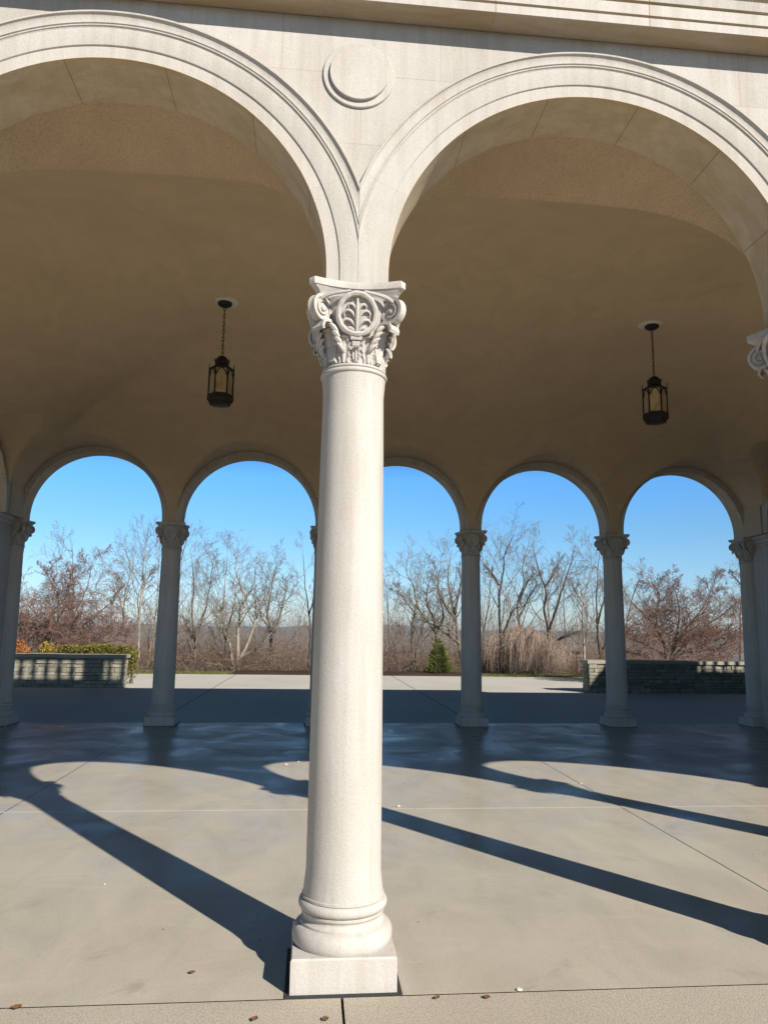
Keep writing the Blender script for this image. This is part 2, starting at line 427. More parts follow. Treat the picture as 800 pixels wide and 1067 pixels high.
for i in range(-2, 4):
    if i != 0:
        c = add_col(X0 + i*S, YF)
        if 'label' in c: del c['label']
for i in range(-2, 4):
    c = add_col(X0 + i*S, YB)
    if 'label' in c: del c['label']
for xx in (XL, XR):
    for k in (-.5, .5):
        c = add_col(xx, YM + k*S)
        if 'label' in c: del c['label']

# ---- one arch: archivolt, soffit, inner ring; local origin on the springing line, front towards -y
def arch_mb():
    prof = [(0, HT), (0, -HT), (0, -HT - .004), (.067, -HT - .004), (.071, -HT - .012), (.074, -HT - .013), (.170, -HT - .013), (.176, -HT - .016), (.1795, -HT - .022), (.186, -HT - .022), (.1875, -HT - .018), (.191, -HT - .018), (.193, -HT - .025), (.198, -HT - .025)]
    for i in range(9):                       # cove running up to the outer fillet
        a = PI/2*i/8; prof.append((.200 + .044*math.sin(a), -HT - .020 - .016*(1 - math.cos(a))))
    prof += [(.2445, -HT - .039), (.254, -HT - .039), (.256, -HT - .036), (.256, -HT + .02), (.256, HT)]
    secs = []; N = 72
    for k in range(-1, N + 2):
        sec = []
        for (dr, y) in prof:
            if k == -1: sec.append((RA + dr, y, ZC - ZS))
            elif k == N + 1: sec.append((-RA - dr, y, ZC - ZS))
            else:
                a = PI*k/N; sec.append(((RA + dr)*math.cos(a), y, (RA + dr)*math.sin(a)))
        secs.append(sec)
    m = MB(); m.strip(secs, closed=True, cap=True); return m
def clip_arch(o):
    bm = bmesh.new(); bm.from_mesh(o.data)
    for sx in (-1, 1):
        g = bm.verts[:] + bm.edges[:] + bm.faces[:]
        r = bmesh.ops.bisect_plane(bm, geom=g, plane_co=(sx*(S/2 - .0006), 0, 0), plane_no=(sx, 0, 0), clear_outer=True)
        ed = [e for e in r['geom_cut'] if isinstance(e, bmesh.types.BMEdge)]
        bmesh.ops.holes_fill(bm, edges=ed, sides=0)
    for e in bm.edges:
        e.smooth = not (len(e.link_faces) == 2 and e.calc_face_angle(0) > R_(25))
    for f in bm.faces: f.smooth = True
    bm.to_mesh(o.data); bm.free()
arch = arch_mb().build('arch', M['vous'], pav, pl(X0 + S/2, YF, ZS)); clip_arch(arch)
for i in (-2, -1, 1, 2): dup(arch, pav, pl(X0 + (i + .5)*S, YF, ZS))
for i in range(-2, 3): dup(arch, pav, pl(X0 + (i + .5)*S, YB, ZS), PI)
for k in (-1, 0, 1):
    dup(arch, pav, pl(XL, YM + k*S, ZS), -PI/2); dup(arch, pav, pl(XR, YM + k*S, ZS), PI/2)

# ---- walls above the arches (one part for each side)
ZT = 4.957
def wall_run(centres, half, ends, ztop):       # along local x, thickness along y; extends `ends` beyond the outer bays
    m = MB(); e = .0; rr = RA + .20
    xs0 = centres[0] - half; xs1 = centres[-1] + half; H = HT - .003
    for c in centres:
        pts = []
        N = 40
        for k in range(N + 1):
            x = -half + 2*half*k/N; pts.append((c + x, ZS + math.sqrt(max(rr*rr - x*x, 0))))
        secs = [[(x, -H, z), (x, -H, ztop), (x, H, ztop), (x, H, z)] for x, z in pts]
        m.strip(secs, closed=True)
    m.box((xs0 - ends, -H, ZC), (xs0, H, ztop)); m.box((xs1, -H, ZC), (xs1 + ends, H, ztop))
    return m
fw = wall_run([X0 + (i + .5)*S - P0.x for i in range(-2, 3)], S/2, .17, ZT).build('front_wall', M['ashlar'], pav, (0, YF - P0.y, 0))
dup(fw, pav, (0, YB - P0.y, 0), 0).name = 'back_wall'
gap = (YB - YF)/2 - 1.5*S
sw = wall_run([k*S for k in (-1, 0, 1)], S/2, gap - .168, ZT).build('side_wall', M['ashlar'], pav, (XL - P0.x, 0, 0), rotz=PI/2)
dup(sw, pav, (XR - P0.x, 0, 0), PI/2)
for xx in (XL, XR):
    for sg in (-1, 1):
        y0_, y1_ = sg*(1.5*S - .155), sg*(1.5*S + gap - .14); lo, hi = min(y0_, y1_), max(y0_, y1_)
        m = MB()
        for (e, z0, z1) in ((.05, 0, .15), (.035, .15, .24), (.02, .24, .30), (0, .30, 2.93), (.014, 2.93, 2.965), (0, 2.965, 3.20), (.02, 3.20, 3.25), (.045, 3.25, 3.32), (.07, 3.32, ZC)):
            m.box((-.155 - e, lo - e, z0), (.155 + e, hi + e, z1))
        m.build('corner_pier', M['lime'], pav, (xx - P0.x + (.13 if xx > XM else -.13), 0, 0))

# ---- roundels between the front and back arches
rm = MB(); prof = []
def rp(r, y): return (r, y)
rprof = [(.0, -.028), (.157, -.028), (.159, -.026), (.159, -.010), (.192, -.010), (.1955, -.007), (.196, .01)]
n = 64; secs = []
for r, y in rprof[1:]: secs.append([(r*math.cos(2*PI*i/n), y, r*math.sin(2*PI*i/n)) for i in range(n)])
rm.strip(secs, closed=True)
ro = rm.build('roundel', M['lime'], pav, pl(X0 - .015, YF - HT, 4.607), angle=12)
for i in range(-1, 3):
    if i: dup(ro, pav, pl(X0 + i*S - .015, YF - HT, 4.607))
    dup(ro, pav, pl(X0 + i*S, YB + HT, 4.607), PI)

# ---- cornice and parapet, running past the right end over the wing
XE = 24.0
def cornice_run(x0, x1, sgn, y):
    prof = [(0, 4.957), (.008, 4.957), (.012, 4.952), (.134, 4.950), (.139, 4.954), (.139, 5.005), (.128, 5.008), (.128, 5.016), (.142, 5.02), (.142, 5.088), (.133, 5.091), (.133, 5.098), (.149, 5.102), (.16, 5.15), (.195, 5.18), (.20, 5.22), (.15, 5.235), (0, 5.25)]
    m = MB(); m.strip([[(x0, y - sgn*d*1.0, z) for d, z in prof], [(x1, y - sgn*d, z) for d, z in prof]], closed=True); return m
ox = -P0.x; oy = -P0.y
def off(m):
    m.v = [(a + ox, b + oy, c) for a, b, c in m.v]; return m
off(cornice_run(XL - .17, XE, 1, YF - HT)).build('cornice', M['corn'], pav, angle=30)
off(cornice_run(XL - .17, XE, -1, YB + HT)).build('cornice', M['corn'], pav, angle=30)
HB, HR = 5.94, 5.42                              # parapet heights, main part and right wing
XS = 9.7
m = MB()
m.box((XL - .17, YF - HT + .01, 4.96), (XS, YF + HT - .05, HB)); m.box((XL - .17, YB - HT + .05, 4.96), (XS, YB + HT - .01, HB))
m.box((XL - .165, YF + HT - .05, 4.96), (XL + .15, YB - HT + .05, HB))
off(m).build('parapet', M['ashlar'], pav)
m = MB(); m.box((XL - .1, YF - .1, 5.56), (XS, YB + .1, 5.72)); off(m).build('roof', M['walk'], pav)
m = MB(); m.box((XR + .172, YF - HT + .02, 0), (XE, YB + HT - .02, 4.955)); m.box((XS, YF - HT + .02, 4.96), (XE, YB + HT - .02, HR))
off(m).build('side_wing', M['ashlar'], pav)

# roof balustrades above the back wall: left length and right length (their shadows fall on the low walls)
def balustrade(x0, x1, solids, z1, z2):
    m = MB(); ya, yb = YB + HT - .31, YB + HT - .01
    zb, z3, yc = 5.40, z2 + .12, YB + HT - .16
    m.box((x0, ya, zb), (x1, yb, z1 - .16)); m.box((x0, yc - .07, z1 - .16), (x1, yc + .07, z1)); m.box((x0 - .02, yc - .075, z2), (x1 + .02, yc + .075, z3))
    for a, b in solids: m.box((a, yc - .07, z1), (b, yc + .07, z2))
    x = x0 + .1
    while x < x1:
        if not any(a - .06 < x < b + .06 for a, b in solids):
            prof = [(.075, 0), (.075, .03), (.045, .05), (.036, .08), (.052, .16), (.066, .23), (.052, .32), (.036, .43), (.045, .48), (.075, .53), (.075, .56)]
            m.lathe([(r, z*(z2 - z1)/.56) for r, z in prof], 14, (x, yc, z1))
        x += .3255
    return m
off(balustrade(XL - .1, .56, [(-.52, -.04), (-5.2, -4.8), (.46, .56)], 6.24, 6.81)).build('balustrade', M['lime'], pav)
bm_ = balustrade(13.55, 23.6, [(13.55, 15.75), (17.42, 18.35), (20.0, 20.9)], 6.13, 6.72)
bm_.box((13.55, YF + 2, 5.40), (13.9, YB + HT - .32, 6.81))
off(bm_).build('balustrade', M['lime'], pav)

# ---- plaster vault: elliptical cove on all four sides cut by a lunette at each arch
def vault():
    RI, RL, NX = 2.047, RA + .085, 2.2
    ya, yb = YF + HT, YB - HT; xa, xb = XL + HT, XR - HT; half = (yb - ya)/2
    def main(t): 
        u = 1 - min(1, t/half); return ZC + RI*max(0, 1 - u**NX)**(1/NX)
    def lun(c): 
        d = abs(c); return ZS + math.sqrt(RL*RL - d*d) if d < RL else ZC
    ys = []; ny = 150
    for j in range(ny + 1): ys.append(ya + (yb - ya)*(.5 - .5*math.cos(PI*j/ny)))
    xs = []; x = xa; nx = 480
    for i in range(nx + 1): xs.append(xa + (xb - xa)*i/nx)
    # finer near the two ends
    xs = sorted(set(xs + [xa + .002, xa + .006, xa + .012, xb - .002, xb - .006, xb - .012]))
    m = MB(); vs = []; kinds = []
    for y in ys:
        ty = min(y - ya, yb - y)
        for x in xs:
            tx = min(x - xa, xb - x); zm = main(min(tx, ty))
            k = math.floor((x - X0)/S); lx = lun(x - (X0 + (k + .5)*S))
            ky = round((y - YM)/S); ly = lun(y - (YM + ky*S)) if abs(ky) <= 1 else ZC
            zl = max(lx if ty < 2.2 else ZC, ly if tx < 2.2 else ZC)
            vs.append((x - P0.x, y - P0.y, max(zm, zl))); kinds.append(zl > zm)
    n = len(xs); fs = []
    for j in range(len(ys) - 1):
        for i in range(n - 1):
            a = j*n + i; q = (a, a+1, a+n+1, a+n); fs.append(q); m.m.append(1 if sum(kinds[t] for t in q) >= 2 else 0)
    m.v = vs; m.f = fs
    for (i0, inset) in ((0, .001), (n - 1, -.001)):     # plaster down to the capitals beside the end arches
        for j in range(len(ys) - 1):
            if min(abs(ys[j] - YM), abs(ys[j+1] - YM)) > 1.5*S - .08:
                a, b = vs[j*n + i0], vs[(j+1)*n + i0]; k = len(m.v)
                m.v += [a, b, (b[0], b[1], ZC), (a[0], a[1], ZC)]; m.f.append((k, k+1, k+2, k+3)); m.m.append(0)
    return m.build('vault_ceiling', [M['plaster'], M['rough']], pav, smooth=True, fix=False)
vault()

# ------------------------------------------------------------------ lanterns
def lantern(x, label, rot):
    zc = 5.435; root = empty('hanging_lantern', (x, YM, zc), label, 'lantern', 'lanterns hanging from the vault')
    m = MB(); m.lathe([(.165, .03), (.165, -.012), (.15, -.022), (.06, -.024)], 40); m.build('ceiling_plate', M['white_plate'], root, angle=40)
    m = MB(); m.lathe([(.085, -.020), (.085, -.045), (.06, -.065), (.02, -.075)], 28); m.build('canopy', M['iron'], root, angle=40)
    m = MB(); z = -.06; k = 0
    while z > -.70:
        pts = []
        for i in range(13):
            a = 2*PI*i/12; u = .012*math.cos(a); w = .030*math.sin(a)
            pts.append((u, 0, z - .03 + w) if k % 2 == 0 else (0, u, z - .03 + w))
        m.tube(pts, .0042, 5); z -= .048; k += 1
    m.build('chain', M['iron'], root, smooth=True)
    def hexr(r, z, rot=0): return [(r*math.cos(PI/3*i + rot), r*math.sin(PI/3*i + rot), z) for i in range(6)]
    m = MB(); m.strip([hexr(.03, -.685, rot), hexr(.055, -.70, rot), hexr(.078, -.735, rot), hexr(.082, -.775, rot), hexr(.075, -.785, rot), hexr(.085, -.80, rot), hexr(.135, -.835, rot), hexr(.140, -.850, rot), hexr(.10, -.852, rot)], closed=True)
    for i in range(6):
        a = PI/3*i + rot; m.tube([(.08*math.cos(a), .08*math.sin(a), -.75), (.085*math.cos(a), .085*math.sin(a), -.715)], [.008, .003], 5)
        b = PI/3*i + rot; m.tube([(.140*math.cos(b), .140*math.sin(b), -.86), (.143*math.cos(b), .143*math.sin(b), -.775)], [.007, .003], 5)
    m.build('cap', M['iron'], root)
    m = MB()
    for i in range(6):
        a, b = PI/3*i + rot, PI/3*(i + 1) + rot
        A = Vector((.138*math.cos(a), .138*math.sin(a), 0)); B = Vector((.138*math.cos(b), .138*math.sin(b), 0))
        m.tube([A + Vector((0,0,-.84)), A + Vector((0,0,-1.19))], .0095, 6)
        for sg in (0, 1):                        # pointed arch heads
            pts = []
            for k in range(8):
                u = k/7; p = A.lerp(B, .06 + .44*u) if sg == 0 else A.lerp(B, .94 - .44*u); pts.append(p + Vector((0, 0, -.945 + .085*math.sin(u*PI/2)**.9)))
            m.tube(pts, .0065, 5)
        m.tube([A + Vector((0,0,-.855)), B + Vector((0,0,-.855))], .008, 5); m.tube([A + Vector((0,0,-1.165)), B + Vector((0,0,-1.165))], .009, 5)
    m.build('frame', M['iron'], root)
    m = MB(); m.strip([hexr(.135, -1.155, rot), hexr(.150, -1.165, rot), hexr(.152, -1.225, rot), hexr(.140, -1.232, rot), hexr(.138, -1.25, rot), hexr(.120, -1.256, rot), hexr(.112, -1.275, rot), hexr(.06, -1.285, rot)], closed=True)
    for i in range(18):
        a = 2*PI*i/18; m.lathe([(.004, 0), (.010, -.006), (.010, -.012), (.003, -.018)], 6, (.113*math.cos(a), .113*math.sin(a), -1.262))
    m.build('base_ring', M['iron'], root)
    for i in range(6):
        a, b = PI/3*i + rot, PI/3*(i + 1) + rot; r = .130
        A = Vector((r*math.cos(a), r*math.sin(a), 0)); B = Vector((r*math.cos(b), r*math.sin(b), 0)); nrm = ((A + B)/2).normalized()*.003
        m = MB(); f = [A + Vector((0,0,-1.16)), B + Vector((0,0,-1.16)), B + Vector((0,0,-.85)), A + Vector((0,0,-.85))]
        m.strip([[p - nrm for p in f], [p + nrm for p in f]], closed=True); m.build('glass_panel', M['glass'], root)
    return root
lantern(X0 - S/2, 'black hexagonal lantern with amber glass hanging over the left arch bay', .13)
lantern(X0 + 1.5*S, 'black hexagonal lantern with amber glass hanging over the right arch bay', .60)

# ------------------------------------------------------------------ ground
Y_EDGE, Y_OUT, Y_TER = 3.585, 13.45, 27.35
def sheet(name, x0, x1, y0, y1, z, mat, n=1):
    m = MB(); m.add([(x0,y0,z),(x1,y0,z),(x1,y1,z),(x0,y1,z)], [(0,1,2,3)]); return tag(m.build(name, mat, fix=False), kind='structure')
sheet('pavilion_floor', XL - .3, XR + .15, Y_EDGE + .006, Y_OUT, 0, M['floor'])
sheet('terrace', -30, 34, Y_OUT - .0, Y_TER, -.004, M['terrace'])
m = MB(); m.box((-14, Y_EDGE - .004, -.05), (20, Y_EDGE + .006, -.006)); tag(m.build('floor_joint', M['joint']), kind='structure')
# walkway slabs with an open joint under the column
m = MB()
xs = [-5.10, -2.46, .182, 2.82, 5.46, 8.1]
for a, b in zip(xs[:-1], xs[1:]): m.box((a + .006, -3.0, -.12), (b - .006, Y_EDGE - .004, 0.001))
m.box((-30, -3, -.12), (xs[0] - .006, Y_EDGE - .004, .001)); m.box((xs[-1] + .006, -3, -.12), (34, Y_EDGE - .004, .001))
tag(m.build('walkway', M['walk']), kind='structure')

def ground_z(x, y):
    def ss(a, b, v): v = max(0, min(1, (v - a)/(b - a))); return v*v*(3 - 2*v)
    z = -.03
    if y > 28.6: z -= (min(y, 44) - 28.6)*.10
    if y > 44: z -= (min(y, 260) - 44)*.32
    if y > 260: z = -.03 - 1.54 - 216*.32 + 0
    if y > 900:
        r = ss(900, 2600, y); ridge = 78 + 9*math.sin(x*.0031 + 1) + 6*math.sin(x*.0083) + 3*math.sin(x*.021 + y*.01)
        z += r*ridge
        if y > 2600: z -= 6*ss(2600, 3800, y)
    if 300 < y < 2600: z += 5*math.sin(x*.006 + y*.004)*ss(300, 600, y)
    return z
m = MB(); gx = [-3200,-2400,-1800,-1400,-1100,-850,-650,-500,-380,-280,-200,-140,-95,-65,-45,-30]
step = [i*3 for i in range(-9, 14)]; gx = gx + step[:-1] + [40,60,90,140,200,280,380,500,650,850,1100,1400,1800,2400,3200]
gx = sorted(set(gx)); 
gxf = []
for a, b in zip(gx[:-1], gx[1:]):
    k = 1 if b - a < 10 else 4
    gxf += [a + (b - a)*i/k for i in range(k)]
gxf.append(gx[-1])
gy = [-150,-60,-20,0,10,20,27,28.6,30,32,34,36,38,40,42,44,48,54,62,72,84,100,120,145,175,215,260,300,360,430,520,620,740,900,1000,1100,1200,1300,1400,1500,1600,1700,1800,1900,2000,2100,2200,2300,2400,2500,2600,2750,2950,3200,3500,3800]
vs = [(x, y, ground_z(x, y) - (.04 if y < 29 else 0)) for y in gy for x in gxf]; n = len(gxf)
m.add(vs, [(j*n+i, j*n+i+1, (j+1)*n+i+1, (j+1)*n+i) for j in range(len(gy)-1) for i in range(n-1)])
t = NT('hillside_ground'); g = t.n('ShaderNodeNewGeometry').outputs['Position']
a = t.noise(.012, 8, .7, vec=g); b = t.noise(.25, 6, .7, vec=g)
c = t.ramp(a, [(.35, (.15,.12,.10)), (.5, (.22,.18,.145)), (.66, (.17,.15,.11))]); c = t.mix(1, c, t.ramp(b, [(.3, .6), (.7, 1.25)]), 'MULTIPLY')
tag(m.build('hillside', t.done(c, .95, None, .05), smooth=True, fix=False), kind='structure')
M['mulch'] = rough_concrete('mulch', (.045,.028,.02), (.075,.048,.034), 45); M['soil'] = rough_concrete('soil_grass', (.10,.10,.045), (.15,.14,.06), 30)
def bed(name, x0, x1, y0, y1, h, mat, seed):
    r = random.Random(seed); m = MB(); nx, ny = int((x1-x0)/.12), 12; vs = []
    for j in range(ny + 1):
        for i in range(nx + 1):
            e = min(1, min(j, ny - j)/2, min(i, nx - i)/2); vs.append((x0 + (x1-x0)*i/nx, y0 + (y1-y0)*j/ny + .03*math.sin(i*.7), -.03 + e*(h + r.uniform(-.02, .02))))
    m.add(vs, [(j*(nx+1)+i, j*(nx+1)+i+1, (j+1)*(nx+1)+i+1, (j+1)*(nx+1)+i) for j in range(ny) for i in range(nx)])
    return tag(m.build(name, mat, smooth=True, fix=False), kind='structure')
bed('mulch_bed', -2.9, 5.9, Y_TER - .02, 28.9, .11, M['mulch'], 3)
bed('grass_verge', 5.9, 16, Y_TER - .02, 29.2, .05, M['soil'], 4); bed('grass_verge', -12, -2.9, Y_TER - .02, 28.9, .05, M['soil'], 5)
M['grass'] = leafy('grass_blades', (.10,.12,.03), (.22,.22,.075), 2.)
r = random.Random(8); m = MB()
for k in range(9000):
    x = r.uniform(5.6, 15.5) if r.random() < .7 else r.uniform(-8, -2.7); y = Y_TER + r.random()**1.5*1.6
    h = r.uniform(.03, .085); a = r.uniform(0, PI); w = .008; lx, ly = r.uniform(-.03, .03), r.uniform(-.03, .03)
    m.add([(x - w*math.cos(a), y - w*math.sin(a), 0), (x + w*math.cos(a), y + w*math.sin(a), 0), (x + lx, y + ly, h)], [(0,1,2)])
tag(m.build('grass', M['grass'], fix=False), 'thin strip of green and straw grass along the terrace edge', 'grass', kind='stuff')

# ------------------------------------------------------------------ low rubble walls
M['rubble'] = None
t = NT('rubble_stone'); g = t.n('ShaderNodeNewGeometry'); c = t.ramp(g.outputs['Random Per Island'], [(0, (.26,.235,.18)), (.5, (.36,.33,.26)), (1, (.44,.41,.335))])
f = t.noise(14, 6, .7); c = t.mix(1, c, t.ramp(f, [(.3, .7), (.65, 1.05)]), 'MULTIPLY'); M['rubble'] = t.done(c, .95, t.bump(f, .8, .03), .1)
M['mortar'] = rough_concrete('mortar', (.07,.062,.05), (.11,.10,.08), 40)
M['coping'] = rough_concrete('coping_stone', (.36,.335,.28), (.44,.41,.35), 60)
def low_wall(x0, x1, y0, y1, h, label, seed):     # front face from (x0,y0) to (x1,y1), 0.5 m thick
    r = random.Random(seed); d = Vector((x1 - x0, y1 - y0, 0)); L = d.length; d.normalize(); nrm = Vector((-d.y, d.x, 0)); T = .5
    root = empty('stone_wall', (x0, y0, 0), label, 'low wall', 'low rubble walls on the terrace')
    def blk(m, a, b, q0, q1, z0, z1, jit=.0):
        ps = []
        for z in (z0, z1):
            for (u, q) in ((a, q0), (b, q0), (b, q1), (a, q1)): ps.append(d*(u + r.uniform(-jit, jit)) + nrm*(q + r.uniform(-jit, jit)) + Vector((0, 0, z + r.uniform(-jit, jit))))
        m.add(ps, [(0,3,2,1),(4,5,6,7),(0,1,5,4),(1,2,6,5),(2,3,7,6),(3,0,4,7)])
    m = MB(); blk(m, .02, L - .02, .03, T - .03, -.02, h - .09); m.build('core', M['mortar'], root)
    m = MB(); z = 0
    while z < h - .10:
        hh = min(r.choice((.06, .08, .10, .13)), h - .09 - z)
        for side in (0, 1):
            u = 0
            while u < L - .01:
                w = min(r.uniform(.12, .42), L - u);  w = L - u if L - u - w < .1 else w
                dep = r.uniform(-.03, .02)
                blk(m, u + .006, u + w - .006, dep if side == 0 else T - .12, .12 if side == 0 else T - dep, z + .006, z + hh - .006, .007); u += w
        for (a, b) in ((-.01, .13), (L - .13, L + .01)):
            q = .13
            while q < T - .13:
                w = r.uniform(.1, .2); blk(m, a, b, q + .005, min(q + w, T - .12) - .005, z + .006, z + hh - .006, .006); q += w
        z += hh
    m.build('rubble_face', M['rubble'], root)
    m = MB(); u = -.05
    while u < L + .04:
        w = min(r.uniform(.7, 1.1), L + .05 - u); w = L + .05 - u if L + .05 - u - w < .25 else w
        blk(m, u + .003, u + w - .003, -.05, T + .05, h - .088, h + r.uniform(-.003, .006), .002); u += w
    m.build('coping', M['coping'], root); return root
low_wall(-11.5, -4.97, 21.05, 21.0, .86, 'low rubble wall at left striped by balustrade shadows, golden hedge behind', 1)
low_wall(7.62, 14.4, 20.3, 20.42, .87, 'low rubble wall at right in shade with one sunlit pale end', 2)

# ------------------------------------------------------------------ plants
def wander(rnd, p0, d, L, n, wob, up=0.):
    pts = [Vector(p0)]; d = Vector(d).normalized()
    for i in range(n):
        d = (d + Vector((rnd.uniform(-1,1), rnd.uniform(-1,1), rnd.uniform(-1,1)))*wob + Vector((0,0,up))).normalized(); pts.append(pts[-1] + d*(L/n))
    return pts
def perp(rnd, t):
    a = t.orthogonal().normalized(); b = t.cross(a); q = rnd.uniform(0, 2*PI); return a*math.cos(q) + b*math.sin(q)
def branch_out(rnd, m, pts, r0, r1, lev, spec, ends=None):
    # spec[lev] = (children, length factor, angle deg, wobble, up, start)
    if lev >= len(spec): 
        if ends is not None: ends.append(pts)
        return
    nc, lf, ang, wob, up, st = spec[lev]; n = len(pts) - 1; L = sum((pts[i+1]-pts[i]).length for i in range(n))
    for c in range(nc):
        u = st + (1 - st)*((c + rnd.random())/nc); u = min(u, .995); i = int(u*n); f = u*n - i
        p = pts[i].lerp(pts[i+1], f); t = (pts[i+1] - pts[i]).normalized()
        a = R_(ang*rnd.uniform(.7, 1.3)); d = t*math.cos(a) + perp(rnd, t)*math.sin(a)
        l = L*lf*(1.15 - .75*u)*rnd.uniform(.7, 1.25); rr = max((r0 + (r1 - r0)*u)*.60, .0046)
        seg = 6 if lev == 0 else (5 if lev == 1 else 3)
        q = wander(rnd, p, d, l, seg, wob, up); re = max(rr*.28, .0034)
        m.tube(q, [rr + (re - rr)*k/seg for k in range(seg+1)], 5 if lev == 0 else (4 if lev == 1 else 3), cap=False)
        branch_out(rnd, m, q, rr, re, lev + 1, spec, ends)
def smooth_path(cps, k=4):
    out = []; P = [Vector(p) for p in cps]
    for i in range(len(P) - 1):
        p0, p1, p2, p3 = P[max(i-1, 0)], P[i], P[i+1], P[min(i+2, len(P)-1)]
        for j in range(k):
            t_ = j/k; out.append(.5*((2*p1) + (p2 - p0)*t_ + (2*p0 - 5*p1 + 4*p2 - p3)*t_*t_ + (3*p1 - p0 - 3*p2 + p3)*t_**3))
    out.append(P[-1]); return out
TREE = [(12, .48, 44, .24, .07, .25), (7, .55, 44, .28, .05, .18), (5, .55, 44, .28, .04, .15)]
M['bark_pale'] = bark('pale_bark', (.26,.225,.175), (.44,.40,.33)); M['bark_mid'] = bark('grey_bark', (.11,.09,.07), (.24,.20,.16)); M['bark_dark'] = bark('dark_bark', (.045,.036,.03), (.12,.095,.075))
M['twig'] = bark('twigs', (.17,.14,.112), (.33,.275,.225)); M['twig_red'] = bark('red_twigs', (.19,.115,.095), (.36,.235,.195))
def tree(stems, Y, label, r0, barkm, seed, spec=TREE, twigm=None, gdepth=.5, name='bare_tree', cat='tree', group='bare trees on the slope behind the terrace'):
    rnd = random.Random(seed); base = at(*stems[0][0], Y); base.z = ground_z(base.x, Y) - .05
    root = empty(name, base, label, cat, group); tm = MB(); cm = MB()
    for s_i, st in enumerate(stems):
        cps = [at(px, py, Y) for px, py in st]
        if s_i == 0 or st[0][1] > 690: cps.insert(0, Vector((cps[0].x, Y, ground_z(cps[0].x, Y) - .1)))
        else: pass
        k = len(cps)
        dy = 0
        for i in range(1, k):
            dy += rnd.uniform(-.25, .25); cps[i] = cps[i] + Vector((0, dy*i/k, 0))
        if cps[1].z - cps[0].z < .12 and k > 2: cps.pop(1)
        pts = smooth_path(cps); pts = [p + Vector((rnd.uniform(-1,1), rnd.uniform(-1,1), 0))*.018 for p in pts]
        ra = r0*(1 if s_i == 0 else .72); rb = .007; n = len(pts) - 1
        tm.tube([p - base for p in pts], [rb + (ra - rb)*(1 - i/n)**.9 for i in range(n + 1)], 8)
        branch_out(rnd, cm, [p - base for p in pts], ra*.75, rb, 0, spec)
    tm.build('trunk', barkm, root, smooth=True, fix=False); cm.build('crown', twigm or M['twig'], root, smooth=True, fix=False)
    return root
L_ = 'bare trees on the slope behind the terrace'
